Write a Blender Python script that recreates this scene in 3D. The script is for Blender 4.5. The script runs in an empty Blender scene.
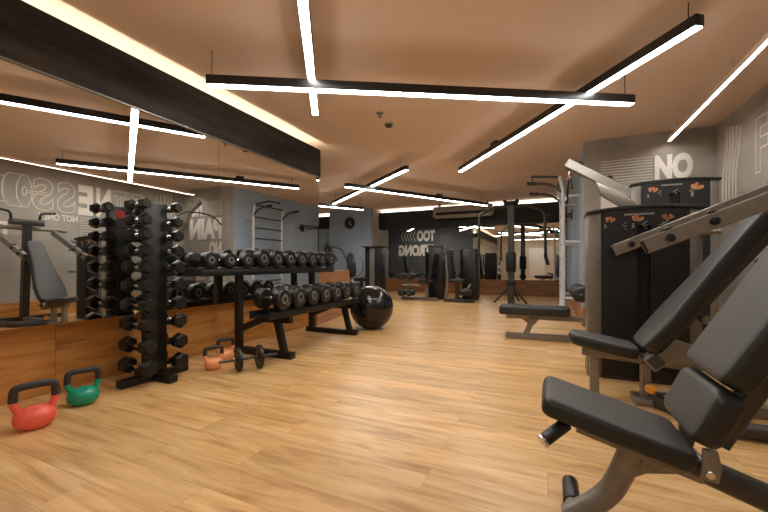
import bpy, bmesh, math, random
from mathutils import Vector, Matrix
random.seed(7)
SC = bpy.context.scene
COL = SC.collection
PI = math.pi

# ---------------------------------------------------------------- camera, world, exposure
TH = 0.426
cam = bpy.data.cameras.new('camera')
cam.sensor_width = 36.0
cam.lens = 361.0 / 768.0 * 36.0
cam.shift_y = 8.0 / 768.0
cam.clip_start = 0.02
camo = bpy.data.objects.new('camera', cam)
COL.objects.link(camo)
camo.location = (0, 0, 1.0)
camo.rotation_euler = (PI / 2, 0, TH)
SC.camera = camo
w = bpy.data.worlds.new('world')
SC.world = w
w.use_nodes = True
w.node_tree.nodes['Background'].inputs[0].default_value = (0.9, 0.75, 0.6, 1)
w.node_tree.nodes['Background'].inputs[1].default_value = 0.05
SC.view_settings.view_transform = 'Standard'
SC.view_settings.look = 'None'
SC.view_settings.gamma = 1.0
SC.view_settings.exposure = 1.52
LAMP_E = 15.0
COVE_E = 12.0

# ---------------------------------------------------------------- materials
def new_mat(name):
    m = bpy.data.materials.new(name)
    m.use_nodes = True
    nt = m.node_tree
    return m, nt, nt.nodes['Principled BSDF']

def S(v):  # sRGB 0-255 -> linear
    r = []
    for c in v:
        c /= 255.0
        r.append(c / 12.92 if c <= 0.04045 else ((c + 0.055) / 1.055) ** 2.4)
    return (r[0], r[1], r[2], 1)

def mottled(name, ca, cb, scale=4.0, rough=0.5, metal=0.0, bump=0.0, stretch=(1, 1, 1), detail=6, spec=0.5):
    m, nt, p = new_mat(name)
    N, L = nt.nodes, nt.links
    g = N.new('ShaderNodeNewGeometry')
    mp = N.new('ShaderNodeMapping')
    mp.inputs['Scale'].default_value = stretch
    n = N.new('ShaderNodeTexNoise')
    n.inputs['Scale'].default_value = scale
    n.inputs['Detail'].default_value = detail
    r = N.new('ShaderNodeValToRGB')
    r.color_ramp.elements[0].position = 0.3
    r.color_ramp.elements[1].position = 0.7
    r.color_ramp.elements[0].color = ca
    r.color_ramp.elements[1].color = cb
    L.new(g.outputs['Position'], mp.inputs[0])
    L.new(mp.outputs[0], n.inputs['Vector'])
    L.new(n.outputs['Fac'], r.inputs[0])
    L.new(r.outputs[0], p.inputs['Base Color'])
    p.inputs['Roughness'].default_value = rough
    p.inputs['Metallic'].default_value = metal
    p.inputs['Specular IOR Level'].default_value = spec
    if bump:
        b = N.new('ShaderNodeBump')
        b.inputs['Strength'].default_value = bump
        b.inputs['Distance'].default_value = 0.01
        L.new(n.outputs['Fac'], b.inputs['Height'])
        L.new(b.outputs[0], p.inputs['Normal'])
    return m

def wood(name, cols, plank_w, plank_l, axis, rough=0.4, gap=0.004, mortar=None, grain=1.0):
    """planks running along `axis` ('x' or 'y' horizontally); grain streaks follow the plank"""
    m, nt, p = new_mat(name)
    N, L = nt.nodes, nt.links
    g = N.new('ShaderNodeNewGeometry')
    sx = N.new('ShaderNodeSeparateXYZ')
    L.new(g.outputs['Position'], sx.inputs[0])
    cx = N.new('ShaderNodeCombineXYZ')
    a, b = axis
    L.new(sx.outputs['XYZ'.index(a)], cx.inputs[0])
    L.new(sx.outputs['XYZ'.index(b)], cx.inputs[1])
    br = N.new('ShaderNodeTexBrick')
    br.inputs['Scale'].default_value = 1.0
    br.inputs['Brick Width'].default_value = plank_l
    br.inputs['Row Height'].default_value = plank_w
    br.inputs['Mortar Size'].default_value = gap
    br.inputs['Mortar Smooth'].default_value = 0.2
    br.inputs['Color1'].default_value = (0, 0, 0, 1)
    br.inputs['Color2'].default_value = (1, 1, 1, 1)
    br.inputs['Mortar'].default_value = (0.5, 0.5, 0.5, 1)
    br.offset = 0.37
    L.new(cx.outputs[0], br.inputs['Vector'])
    # per-plank shifted grain
    add = N.new('ShaderNodeVectorMath'); add.operation = 'MULTIPLY_ADD'
    add.inputs[1].default_value = (7.0, 3.0, 5.0)
    L.new(br.outputs['Color'], add.inputs[0])
    L.new(cx.outputs[0], add.inputs[2])
    mp = N.new('ShaderNodeMapping')
    mp.inputs['Scale'].default_value = (1.1 * grain, 9.0 * grain, 1)
    L.new(add.outputs[0], mp.inputs[0])
    n1 = N.new('ShaderNodeTexNoise'); n1.inputs['Scale'].default_value = 1.6
    n1.inputs['Detail'].default_value = 8; n1.inputs['Roughness'].default_value = 0.62
    n1.inputs['Distortion'].default_value = 0.6
    L.new(mp.outputs[0], n1.inputs['Vector'])
    r = N.new('ShaderNodeValToRGB')
    e = r.color_ramp.elements
    e[0].position = 0.30; e[0].color = cols[0]
    e[1].position = 0.72; e[1].color = cols[2]
    k = e.new(0.5); k.color = cols[1]
    L.new(n1.outputs['Fac'], r.inputs[0])
    # plank to plank tone
    hv = N.new('ShaderNodeHueSaturation')
    mr = N.new('ShaderNodeMapRange')
    mr.inputs['To Min'].default_value = 0.87; mr.inputs['To Max'].default_value = 1.08
    L.new(br.outputs['Color'], mr.inputs['Value'])
    L.new(mr.outputs[0], hv.inputs['Value'])
    L.new(r.outputs[0], hv.inputs['Color'])
    mx = N.new('ShaderNodeMix'); mx.data_type = 'RGBA'
    L.new(br.outputs['Fac'], mx.inputs[0])
    L.new(hv.outputs[0], mx.inputs[6])
    mx.inputs[7].default_value = mortar or cols[0]
    L.new(mx.outputs[2], p.inputs['Base Color'])
    p.inputs['Roughness'].default_value = rough
    bp = N.new('ShaderNodeBump'); bp.inputs['Strength'].default_value = 0.06
    bp.inputs['Distance'].default_value = 0.004
    L.new(n1.outputs['Fac'], bp.inputs['Height']); L.new(bp.outputs[0], p.inputs['Normal'])
    return m

def emit(name, col, s):
    m, nt, p = new_mat(name)
    p.inputs['Base Color'].default_value = (0.8, 0.8, 0.8, 1)
    p.inputs['Emission Color'].default_value = col
    p.inputs['Emission Strength'].default_value = s
    return m

M = {}
M['floor'] = wood('floor_wood', (S((172, 126, 74)), S((210, 168, 110)), S((230, 196, 142))), 0.19, 1.4, 'XY', 0.34, 0.0012, S((170, 124, 74)))
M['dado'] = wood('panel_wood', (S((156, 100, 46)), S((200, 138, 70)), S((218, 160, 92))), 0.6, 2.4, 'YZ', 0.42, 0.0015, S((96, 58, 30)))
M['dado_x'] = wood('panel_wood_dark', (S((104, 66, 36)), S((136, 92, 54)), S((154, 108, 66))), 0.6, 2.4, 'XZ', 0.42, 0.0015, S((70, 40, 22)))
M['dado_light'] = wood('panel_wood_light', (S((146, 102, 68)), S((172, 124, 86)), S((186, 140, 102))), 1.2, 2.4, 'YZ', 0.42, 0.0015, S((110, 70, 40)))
M['ceiling'] = mottled('ceiling_paint', S((222, 197, 178)), S((227, 203, 185)), 1.5, 0.85)
M['plaster'] = mottled('plaster', S((142, 138, 130)), S((172, 167, 158)), 1.7, 0.8, bump=0.05)
M['plaster_light'] = mottled('plaster_light', S((184, 170, 148)), S((198, 186, 166)), 1.7, 0.8)
M['plaster_blue_lit'] = mottled('plaster_blue_lit', S((150, 168, 188)), S((170, 188, 206)), 1.4, 0.75)  # greyish plaster; the bluish light on it is put into this colour
M['plaster_dark'] = mottled('plaster_dark', S((64, 70, 76)), S((82, 88, 94)), 1.4, 0.7)
M['beam'] = mottled('beam_dark_concrete', S((12, 11, 10)), S((62, 54, 46)), 3.4, 0.8, bump=0.25, stretch=(1, 0.4, 2.4), detail=12)
M['black_band'] = mottled('fascia_black', S((20, 20, 20)), S((34, 32, 31)), 3.0, 0.6)
M['lamp_black'] = mottled('lamp_black', S((26, 26, 26)), S((32, 31, 30)), 6.0, 0.45)
M['black_metal'] = mottled('black_powdercoat', S((7, 8, 9)), S((12, 13, 14)), 30.0, 0.42)
M['rubber'] = mottled('black_rubber', S((9, 10, 11)), S((18, 20, 21)), 18.0, 0.38)
M['ball'] = mottled('ball_vinyl', S((18, 18, 18)), S((24, 24, 24)), 8.0, 0.16)
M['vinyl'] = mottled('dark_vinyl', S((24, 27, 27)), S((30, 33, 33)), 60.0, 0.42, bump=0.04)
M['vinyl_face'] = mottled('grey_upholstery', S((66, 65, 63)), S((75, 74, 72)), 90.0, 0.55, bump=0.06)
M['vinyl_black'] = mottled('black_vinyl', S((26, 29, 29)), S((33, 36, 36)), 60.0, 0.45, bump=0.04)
M['frame'] = mottled('frame_bronze_steel', S((126, 120, 112)), S((140, 133, 124)), 25.0, 0.36, metal=0.45)
M['frame_dark'] = mottled('frame_dark_steel', S((66, 64, 61)), S((80, 78, 74)), 25.0, 0.36, metal=0.6)
M['column_grey'] = mottled('column_grey', S((116, 111, 104)), S((128, 123, 115)), 25.0, 0.4, metal=0.4)
M['silver'] = mottled('silver_steel', S((132, 128, 121)), S((148, 144, 137)), 25.0, 0.28, metal=0.6)
M['chrome'] = mottled('chrome', S((205, 205, 203)), S((225, 225, 223)), 10.0, 0.12, metal=1.0)
M['white_paint'] = mottled('white_enamel', S((196, 200, 204)), S((210, 214, 218)), 10.0, 0.35)
M['shroud'] = mottled('shroud_black', S((18, 19, 21)), S((24, 25, 27)), 12.0, 0.4)
M['slot'] = mottled('slot_black', S((6, 6, 6)), S((10, 10, 10)), 5.0, 0.7)
M['orange_print'] = mottled('orange_print', S((190, 108, 52)), S((226, 172, 122)), 60.0, 0.5)
M['grey_print'] = mottled('grey_print', S((110, 110, 108)), S((160, 160, 156)), 80.0, 0.5)
M['ring_grey'] = mottled('ring_grey', S((84, 84, 84)), S((136, 136, 134)), 60.0, 0.35, metal=0.4)
M['letter'] = mottled('letter_white', S((226, 222, 214)), S((234, 230, 222)), 6.0, 0.7)
M['letter_line'] = mottled('letter_line', S((214, 206, 192)), S((224, 216, 204)), 6.0, 0.7)
M['red'] = mottled('red_vinyl', S((236, 96, 76)), S((240, 106, 84)), 8.0, 0.28)
M['green'] = mottled('green_vinyl', S((14, 146, 118)), S((20, 154, 124)), 8.0, 0.24)
M['orange'] = mottled('orange_vinyl', S((246, 160, 108)), S((250, 172, 120)), 8.0, 0.35)
M['grip'] = mottled('grip_black', S((40, 37, 36)), S((52, 48, 46)), 40.0, 0.55)
M['red_badge'] = mottled('red_badge', S((214, 60, 34)), S((224, 74, 44)), 20.0, 0.4)
M['yellow'] = mottled('yellow_knob', S((226, 150, 40)), S((236, 166, 60)), 20.0, 0.35)
M['ac'] = mottled('ac_plastic', S((150, 138, 124)), S((160, 148, 134)), 6.0, 0.5)
M['clock_face'] = mottled('clock_face', S((40, 44, 48)), S((52, 56, 60)), 6.0, 0.4)
M['door'] = mottled('door_white', S((206, 200, 190)), S((216, 210, 200)), 6.0, 0.5)
M['lamp'] = emit('lamp_diffuser', (1.0, 0.97, 0.92, 1), LAMP_E)
M['cove_far'] = emit('cove_led_far', (1.0, 0.92, 0.80, 1), 3.5)
M['cove'] = emit('cove_led', (1.0, 0.86, 0.68, 1), COVE_E)
M['mirror'], nt_, p_ = new_mat('mirror_glass')
p_.inputs['Base Color'].default_value = (0.80, 0.81, 0.80, 1)
p_.inputs['Metallic'].default_value = 1.0
p_.inputs['Roughness'].default_value = 0.0

# ---------------------------------------------------------------- mesh building helpers
class MB:
    def __init__(self):
        self.bm = bmesh.new()

    def _merge(self, b2, mat=None):
        if mat is not None:
            bmesh.ops.transform(b2, matrix=mat, verts=b2.verts)
        me = bpy.data.meshes.new('tmp')
        b2.to_mesh(me); b2.free()
        self.bm.from_mesh(me)
        bpy.data.meshes.remove(me)
        return self

    def box(self, c, size, bevel=0.0, rot=None, seg=2):
        b = bmesh.new()
        bmesh.ops.create_cube(b, size=1.0)
        bmesh.ops.scale(b, vec=Vector(size), verts=b.verts)
        if bevel:
            bmesh.ops.bevel(b, geom=b.edges[:], offset=min(bevel, 0.49 * min(size)), segments=seg, profile=0.5, affect='EDGES')
        mt = Matrix.Translation(Vector(c))
        if rot is not None:
            mt = mt @ rot
        return self._merge(b, mt)

    def span(self, x0, x1, y0, y1, z0, z1, bevel=0.0):
        return self.box(((x0 + x1) / 2, (y0 + y1) / 2, (z0 + z1) / 2), (abs(x1 - x0), abs(y1 - y0), abs(z1 - z0)), bevel)

    def rod(self, p0, p1, r0, r1=None, n=16, bevel=0.0):
        p0, p1 = Vector(p0), Vector(p1)
        d = p1 - p0
        b = bmesh.new()
        bmesh.ops.create_cone(b, cap_ends=True, segments=n, radius1=r0, radius2=r0 if r1 is None else r1, depth=d.length)
        if bevel:
            es = [e for e in b.edges if abs(abs((e.verts[0].co - e.verts[1].co).normalized().z)) < 0.5]
            bmesh.ops.bevel(b, geom=es, offset=bevel, segments=3, profile=0.5, affect='EDGES')
        q = Vector((0, 0, 1)).rotation_difference(d.normalized()).to_matrix().to_4x4()
        return self._merge(b, Matrix.Translation((p0 + p1) / 2) @ q)

    def tube(self, path, prof, fillet=0.0, closed=False, up=(0, 0, 1), n=14):
        """sweep; prof = radius, or (w, h) for a rounded rectangular section (w sideways, h along up)"""
        pts = [Vector(p) for p in path]
        if fillet and len(pts) > 2:
            out = [pts[0]]
            for i in range(1, len(pts) - 1):
                a, b, c = pts[i - 1], pts[i], pts[i + 1]
                f1 = min(fillet, (b - a).length * 0.45); f2 = min(fillet, (c - b).length * 0.45)
                s = b + (a - b).normalized() * f1; e = b + (c - b).normalized() * f2
                for k in range(7):
                    t = k / 6
                    out.append(s * (1 - t) ** 2 + b * 2 * t * (1 - t) + e * t ** 2)
            out.append(pts[-1])
            pts = out
        if isinstance(prof, (int, float)):
            sec = [(prof * math.cos(2 * PI * k / n), prof * math.sin(2 * PI * k / n)) for k in range(n)]
        else:
            ww, hh = prof
            rr = min(ww, hh) * 0.09
            sec = []
            for cx, cy, a0 in ((ww / 2 - rr, hh / 2 - rr, 0), (-ww / 2 + rr, hh / 2 - rr, PI / 2), (-ww / 2 + rr, -hh / 2 + rr, PI), (ww / 2 - rr, -hh / 2 + rr, 1.5 * PI)):
                for k in range(2):
                    an = a0 + k * PI / 2
                    sec.append((cx + rr * math.cos(an), cy + rr * math.sin(an)))
        up = Vector(up)
        rings = []
        m = len(pts)
        for i, p in enumerate(pts):
            if closed:
                t = (pts[(i + 1) % m] - pts[i - 1]).normalized()
            else:
                t = (pts[min(i + 1, m - 1)] - pts[max(i - 1, 0)]).normalized()
            u = up
            if abs(t.dot(u)) > 0.96:
                u = Vector((1, 0, 0)) if abs(t.x) < 0.9 else Vector((0, 1, 0))
            s = t.cross(u).normalized()
            v = s.cross(t).normalized()
            k = 1.0
            if 0 < i < m - 1 and not closed:
                ca = (pts[i] - pts[i - 1]).normalized().dot((pts[i + 1] - pts[i]).normalized())
                k = 1 / max(0.5, math.sqrt(max(0.0, (1 + ca) / 2)))
            rings.append([self.bm.verts.new(p + s * a * k + v * b * (1 if abs(k - 1) < 1e-4 else k)) for a, b in sec])
        q = len(sec)
        rng = range(m) if closed else range(m - 1)
        for i in rng:
            r0, r1 = rings[i], rings[(i + 1) % m]
            for k in range(q):
                self.bm.faces.new((r0[k], r0[(k + 1) % q], r1[(k + 1) % q], r1[k]))
        if not closed:
            self.bm.faces.new(rings[0][::-1]); self.bm.faces.new(rings[-1])
        return self

    def lathe(self, prof, c=(0, 0, 0), axis=(0, 0, 1), n=28, scale=(1, 1, 1)):
        """prof = [(radius, height)] from bottom to top"""
        b = bmesh.new()
        rings = []
        for r, z in prof:
            if r < 1e-5:
                rings.append([b.verts.new((0, 0, z))])
            else:
                rings.append([b.verts.new((r * math.cos(2 * PI * k / n), r * math.sin(2 * PI * k / n), z)) for k in range(n)])
        for r0, r1 in zip(rings, rings[1:]):
            for k in range(n):
                k2 = (k + 1) % n
                if len(r0) == 1 and len(r1) == 1: continue
                if len(r0) == 1: b.faces.new((r0[0], r1[k2], r1[k]))
                elif len(r1) == 1: b.faces.new((r0[k], r0[k2], r1[0]))
                else: b.faces.new((r0[k], r0[k2], r1[k2], r1[k]))
        for rg, rev in ((rings[0], True), (rings[-1], False)):
            if len(rg) > 1: b.faces.new(rg[::-1] if rev else rg)
        bmesh.ops.scale(b, vec=Vector(scale), verts=b.verts)
        q = Vector((0, 0, 1)).rotation_difference(Vector(axis).normalized()).to_matrix().to_4x4()
        return self._merge(b, Matrix.Translation(Vector(c)) @ q)

    def pad(self, outline, thick, O, U, V, bev=0.02, seg=4, crown=0.0):
        """cushion: 2D outline in the U,V plane, extruded by thick along U x V, rounded rims"""
        b = bmesh.new()
        vs = [b.verts.new((x, y, 0)) for x, y in outline]
        f = b.faces.new(vs)
        if f.normal.z < 0: f.normal_flip()
        b.normal_update()
        ex = bmesh.ops.extrude_face_region(b, geom=[f])
        tv = [g for g in ex['geom'] if isinstance(g, bmesh.types.BMVert)]
        bmesh.ops.translate(b, vec=(0, 0, thick), verts=tv)
        bmesh.ops.recalc_face_normals(b, faces=b.faces[:])
        es = [e for e in b.edges if abs(e.verts[0].co.z - e.verts[1].co.z) < 1e-6]
        bmesh.ops.bevel(b, geom=es, offset=bev, segments=seg, profile=0.5, affect='EDGES')
        b.normal_update()
        for f in b.faces:
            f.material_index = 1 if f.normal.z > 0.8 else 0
        U = Vector(U).normalized(); V = Vector(V); V = (V - U * V.dot(U)).normalized(); W = U.cross(V)
        mt = Matrix(((U.x, V.x, W.x, O[0]), (U.y, V.y, W.y, O[1]), (U.z, V.z, W.z, O[2]), (0, 0, 0, 1)))
        return self._merge(b, mt)

    def prism(self, outline, O, U, V, thick, bevel=0.0):
        b = bmesh.new()
        vs = [b.verts.new((x, y, 0)) for x, y in outline]
        f = b.faces.new(vs)
        ex = bmesh.ops.extrude_face_region(b, geom=[f])
        tv = [g for g in ex['geom'] if isinstance(g, bmesh.types.BMVert)]
        bmesh.ops.translate(b, vec=(0, 0, thick), verts=tv)
        bmesh.ops.recalc_face_normals(b, faces=b.faces[:])
        if bevel:
            bmesh.ops.bevel(b, geom=b.edges[:], offset=bevel, segments=2, profile=0.5, affect='EDGES')
        U = Vector(U).normalized(); V = Vector(V).normalized(); W = U.cross(V)
        mt = Matrix(((U.x, V.x, W.x, O[0]), (U.y, V.y, W.y, O[1]), (U.z, V.z, W.z, O[2]), (0, 0, 0, 1)))
        return self._merge(b, mt)

def rrect(w, h, r, n=5):
    o = []
    for cx, cy, a0 in ((w / 2 - r, h / 2 - r, 0), (-w / 2 + r, h / 2 - r, PI / 2), (-w / 2 + r, -h / 2 + r, PI), (w / 2 - r, -h / 2 + r, 1.5 * PI)):
        for k in range(n + 1):
            a = a0 + k * PI / 2 / n
            o.append((cx + r * math.cos(a), cy + r * math.sin(a)))
    return o

def smooth_poly(pts, it=2):
    for _ in range(it):
        o = []
        m = len(pts)
        for i in range(m):
            a, b = pts[i], pts[(i + 1) % m]
            o.append((a[0] * .75 + b[0] * .25, a[1] * .75 + b[1] * .25))
            o.append((a[0] * .25 + b[0] * .75, a[1] * .25 + b[1] * .75))
        pts = o
    return pts

def wloc(o):
    v = Vector((0, 0, 0))
    while o is not None:
        v += o.location; o = o.parent
    return v

def link(name, mb, mat, parent=None, origin=None, smooth=35):
    """mesh given in world coordinates -> ONE object, its origin at its parent's or at `origin`"""
    bm = mb.bm
    off = wloc(parent) if parent is not None else Vector(origin if origin is not None else (0, 0, 0))
    bmesh.ops.translate(bm, vec=-off, verts=bm.verts)
    bmesh.ops.recalc_face_normals(bm, faces=bm.faces[:])
    me = bpy.data.meshes.new(name)
    bm.to_mesh(me); bm.free()
    me.polygons.foreach_set('use_smooth', [True] * len(me.polygons))
    me.set_sharp_from_angle(angle=math.radians(smooth))
    me.materials.append(M[mat])
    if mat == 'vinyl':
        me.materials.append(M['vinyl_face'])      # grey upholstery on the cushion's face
    elif any(p.material_index for p in me.polygons):
        me.materials.append(M[mat])
    o = bpy.data.objects.new(name, me)
    COL.objects.link(o)
    if parent is not None: o.parent = parent
    else: o.location = off
    return o

def tag(o, label, cat, group=None):
    o['label'] = label; o['category'] = cat
    if group: o['group'] = group
    return o

def thing(name, label, cat, loc, group=None):
    o = bpy.data.objects.new(name, None)
    COL.objects.link(o)
    o.location = loc
    o.empty_display_size = 0.1
    return tag(o, label, cat, group)

def struct(name, mb, mat, smooth=35):
    o = link(name, mb, mat, smooth=smooth)
    o['kind'] = 'structure'
    return o

def copy_thing(o, loc, label, scale=None):
    r = o.copy(); COL.objects.link(r)
    r.location = loc; r['label'] = label
    if scale: r.scale = (scale, scale, scale)
    for ch in list(o.children):
        c = ch.copy(); COL.objects.link(c); c.parent = r
        for g in ch.children:
            d = g.copy(); COL.objects.link(d); d.parent = c
    return r

# ---------------------------------------------------------------- the room
A = 3.364; B = 2.172; H = 2.962; NY = 6.593; BX = 0.52; FY = 12.1; ME = 4.87; BACK = -3.0; LX = -9.2
WF = -A - 0.15      # face of the wood wainscot under the mirror, set back behind the mirror plane

struct('floor', MB().span(LX, B, BACK, FY + .3, -0.1, 0), 'floor')
struct('ceiling', MB().span(LX - .2, B + .2, BACK - .2, FY + .4, H, H + 0.1), 'ceiling')
struct('wall_right', MB().span(B, B + .15, BACK, NY + .15, 0, H), 'plaster')
struct('wall_front', MB().span(BX, B, NY, NY + .15, 0, H), 'plaster')
struct('wall_side', MB().span(BX, BX + .15, NY + .15, FY + .3, 0, H), 'plaster_blue_lit')
struct('wall_far', MB().span(LX, BX, FY + .02, FY + .3, 0, H), 'plaster')
struct('wall_back', MB().span(LX, B + .15, BACK - .15, BACK, 0, H), 'plaster_light')
struct('wall_left', MB().span(-A - .35, WF - .02, BACK, ME, 0, .60).span(-A - .35, -A - .02, BACK, ME, .55, 2.40).span(-A - .35, -A - .24, BACK, ME, 2.395, H), 'plaster')
struct('wall_end', MB().span(LX - .15, LX, BACK, FY + .3, 0, H), 'plaster_blue_lit')
# alcove beyond the end of the mirror wall
struct('wall_alcove', MB().span(LX, -4.82, 6.6, 6.83, 0, H), 'plaster_dark')
struct('wall_return', MB().prism([(-3.72, 4.6), (-3.60, ME), (-4.82, 6.65), (-4.95, 6.65)], (0, 0, 0), (1, 0, 0), (0, 1, 0), H), 'plaster_dark')
struct('wall_clock', MB().span(-7.40, -5.68, 11.4, FY + .02, 0, H), 'plaster_blue_lit')
struct('trim_1', MB().span(-5.68, -5.62, 11.4, FY + .02, 0, H), 'plaster')

# wood wainscots
struct('wainscot_left', MB().span(WF - .02, WF, BACK, ME, 0, 0.55), 'dado')
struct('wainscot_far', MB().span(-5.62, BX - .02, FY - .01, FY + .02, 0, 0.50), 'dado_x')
struct('baseboard_right', MB().span(B - .02, B, BACK, NY, 0, 0.29), 'dado')
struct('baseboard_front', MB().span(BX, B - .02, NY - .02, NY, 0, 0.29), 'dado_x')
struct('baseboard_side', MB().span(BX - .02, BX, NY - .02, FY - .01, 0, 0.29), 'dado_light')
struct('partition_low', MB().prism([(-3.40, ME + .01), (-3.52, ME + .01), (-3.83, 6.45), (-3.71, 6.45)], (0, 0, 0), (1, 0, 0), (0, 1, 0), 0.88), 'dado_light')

# beam over the mirror with its hidden LED, fascia over the far mirror
struct('beam', MB().prism([(-A - .235, 2.402), (-A + .012, 2.402), (-A + .012, 2.845), (-A - .018, 2.845), (-A - .018, 2.64), (-A - .235, 2.64)], (0, ME + .03, 0), (1, 0, 0), (0, 0, 1), ME + .03 - BACK), 'beam')
struct('trim_2', MB().span(-A, -A + .016, BACK, ME, 2.389, 2.401), 'frame')
struct('fascia_far', MB().span(-5.62, BX - .02, FY - .16, FY + .02, 2.26, 2.87), 'black_band')
struct('fascia_alcove', MB().span(LX, -7.40, FY - .16, FY + .02, 2.4, 2.87), 'black_band')
for nm, lab, mb in (
    ('cove_light', 'warm white cove light strip along the top of the dark beam above the left mirror', MB().span(-A - .175, -A - .135, BACK + .05, ME + .02, 2.642, 2.652)),
    ('cove_light', 'warm white cove light strip on top of the black fascia above the far mirror', MB().span(-5.55, BX - .06, FY - .13, FY - .02, 2.872, 2.882)),
    ('cove_light', 'short cove light strip on the fascia left of the blue clock wall', MB().span(LX + .1, -7.45, FY - .13, FY - .02, 2.872, 2.882))):
    tag(link(nm, mb, 'cove' if 'beam' in lab else 'cove_far'), lab, 'light strip')

# mirrors
for y0, y1, lab in ((2.929, ME, 'tall wall mirror panel behind the dumbbell rack, ending at the alcove'),
                    (0.98, 2.924, 'tall wall mirror panel behind the dumbbell tower'),
                    (-0.97, 0.975, 'wall mirror panel on the left nearest the camera')):
    tag(link('wall_mirror', MB().span(-A - .019, -A, y0, y1, 0.551, 2.389), 'mirror', origin=(-A, (y0 + y1) / 2, .551)), lab, 'mirror')
tag(link('wall_mirror', MB().span(-5.61, BX - .03, FY + .0, FY + .019, 0.502, 2.26), 'mirror', origin=(-3, FY, .5)),
    'wide mirror on the far wall reflecting the TOO STRONG lettering', 'mirror')
tag(link('wall_mirror', MB().span(LX + .05, -7.45, FY + .0, FY + .019, 0.502, 2.4), 'mirror', origin=(-8.5, FY, .5)),
    'narrow mirror strip left of the blue clock wall', 'mirror')

# door in the back wall (seen in the far mirror)
dr = link('door_1', MB().span(-1.2, -0.2, BACK, BACK + .05, 0, 2.1, .006), 'door'); dr['kind'] = 'structure'
link('door_handle', MB().rod((-1.1, BACK + .09, 1.0), (-0.98, BACK + .09, 1.0), .011).rod((-1.1, BACK + .04, 1.0), (-1.1, BACK + .09, 1.0), .011), 'chrome', dr)

# ---------------------------------------------------------------- pendant lamps
def bar_lamp(p0, p1, z, label, wires=(0.04, 0.96), box_at=None, h=0.085, wd=0.075, to=H):
    p0 = Vector((p0[0], p0[1], z)); p1 = Vector((p1[0], p1[1], z))
    d = (p1 - p0); L = d.length; d.normalize()
    c = (p0 + p1) / 2
    r = thing('linear_pendant_lamp', label, 'lamp', c, 'black linear pendant lamps')
    rot = Matrix.Rotation(math.atan2(d.y, d.x), 4, 'Z')
    link('housing', MB().box((c.x, c.y, z + .006 + h / 2), (L, wd, h), 0.003, rot), 'lamp_black', r)
    link('diffuser', MB().box((c.x, c.y, z + .003), (L - .02, wd - .012, .008), 0.0, rot), 'lamp', r)
    for k in wires:
        q = p0 + (p1 - p0) * k
        link('suspension_wire', MB().rod((q.x, q.y, z + h), (q.x, q.y, to), .004, n=6), 'lamp_black', r)
    if box_at is not None:
        q = p0 + (p1 - p0) * box_at
        link('driver_box', MB().box((q.x, q.y, z + h + .03), (.16, .06, .06), .004, rot), 'lamp_black', r)
    return r

bar_lamp((-2.84, 2.34), (.79, 4.42), 2.63, 'long black pendant lamp crossing the middle of the ceiling, in front of the crossing lamps', (0.01, .98))
bar_lamp((-2.46, 3.49), (-.36, .21), 2.73, 'pendant lamp at the top of the photo running toward the camera over the middle lamp', (.05, .6))
bar_lamp((-1.50, 6.77), (1.01, 3.34), 2.73, 'long diagonal pendant lamp ending at the top right, crossing behind the middle lamp', (.04, .98), .3)
bar_lamp((-3.91, 6.62), (-1.56, 10.43), 2.63, 'distant pendant lamp near the far mirror, front one of the far crossing pair', (.05, .95), .6)
bar_lamp((-5.70, 8.95), (-2.36, 6.23), 2.73, 'distant diagonal pendant lamp, rear one of the far crossing pair', (.06, .94))
bar_lamp((-4.99, 9.50), (-6.22, 7.70), 2.60, 'short distant pendant lamp in front of the blue clock wall', (.05, .95))
bar_lamp((-2.3, -2.1), (1.3, -1.5), 2.63, 'added pendant lamp behind the camera, brightening the reflection in the far mirror', (.05, .95))  # added lamp out of view, lights the rear room for the far mirror
# slim strip over the right-hand side
r = thing('linear_light', 'thin bright ceiling light line running along the right wall to the NO PAIN wall', 'lamp', (1.60, 3.5, 2.78))
link('housing', MB().span(1.578, 1.583, 0.4, NY - .12, 2.775, 2.83).span(1.617, 1.622, 0.4, NY - .12, 2.775, 2.83).span(1.583, 1.617, 0.4, NY - .12, 2.80, 2.83).span(1.583, 1.617, 0.4, 0.405, 2.775, 2.80).span(1.583, 1.617, NY - .125, NY - .12, 2.775, 2.80), 'ceiling', r)
link('diffuser', MB().span(1.584, 1.616, 0.41, NY - .13, 2.782, 2.799), 'lamp', r)
for y in (.7, 2.6, 4.5, 6.2):
    link('suspension_rod', MB().rod((1.60, y, 2.83), (1.60, y, H), .008, n=8), 'ceiling', r)

# little ceiling fittings
p = Vector((-1.99, 4.25, H))
r = thing('sprinkler_head', 'small metal sprinkler head on the ceiling behind the middle lamp', 'sprinkler', (p.x, p.y, H))
link('rose', MB().rod((p.x, p.y, H - .012), (p.x, p.y, H), .045), 'silver', r)
link('nozzle', MB().rod((p.x, p.y, H - .05), (p.x, p.y, H - .01), .012).rod((p.x, p.y, H - .055), (p.x, p.y, H - .05), .03), 'silver', r)
p = Vector((-2.03, 4.64, H))
r = thing('smoke_detector', 'round smoke detector on the ceiling beside the sprinkler', 'detector', (p.x, p.y, H))
link('base', MB().rod((p.x, p.y, H - .02), (p.x, p.y, H), .065, bevel=.006), 'ac', r)
link('sensor_head', MB().lathe([(0.02, -.03), (.045, -.02), (.05, 0)], (p.x, p.y, H - .02)), 'frame_dark', r)

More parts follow.
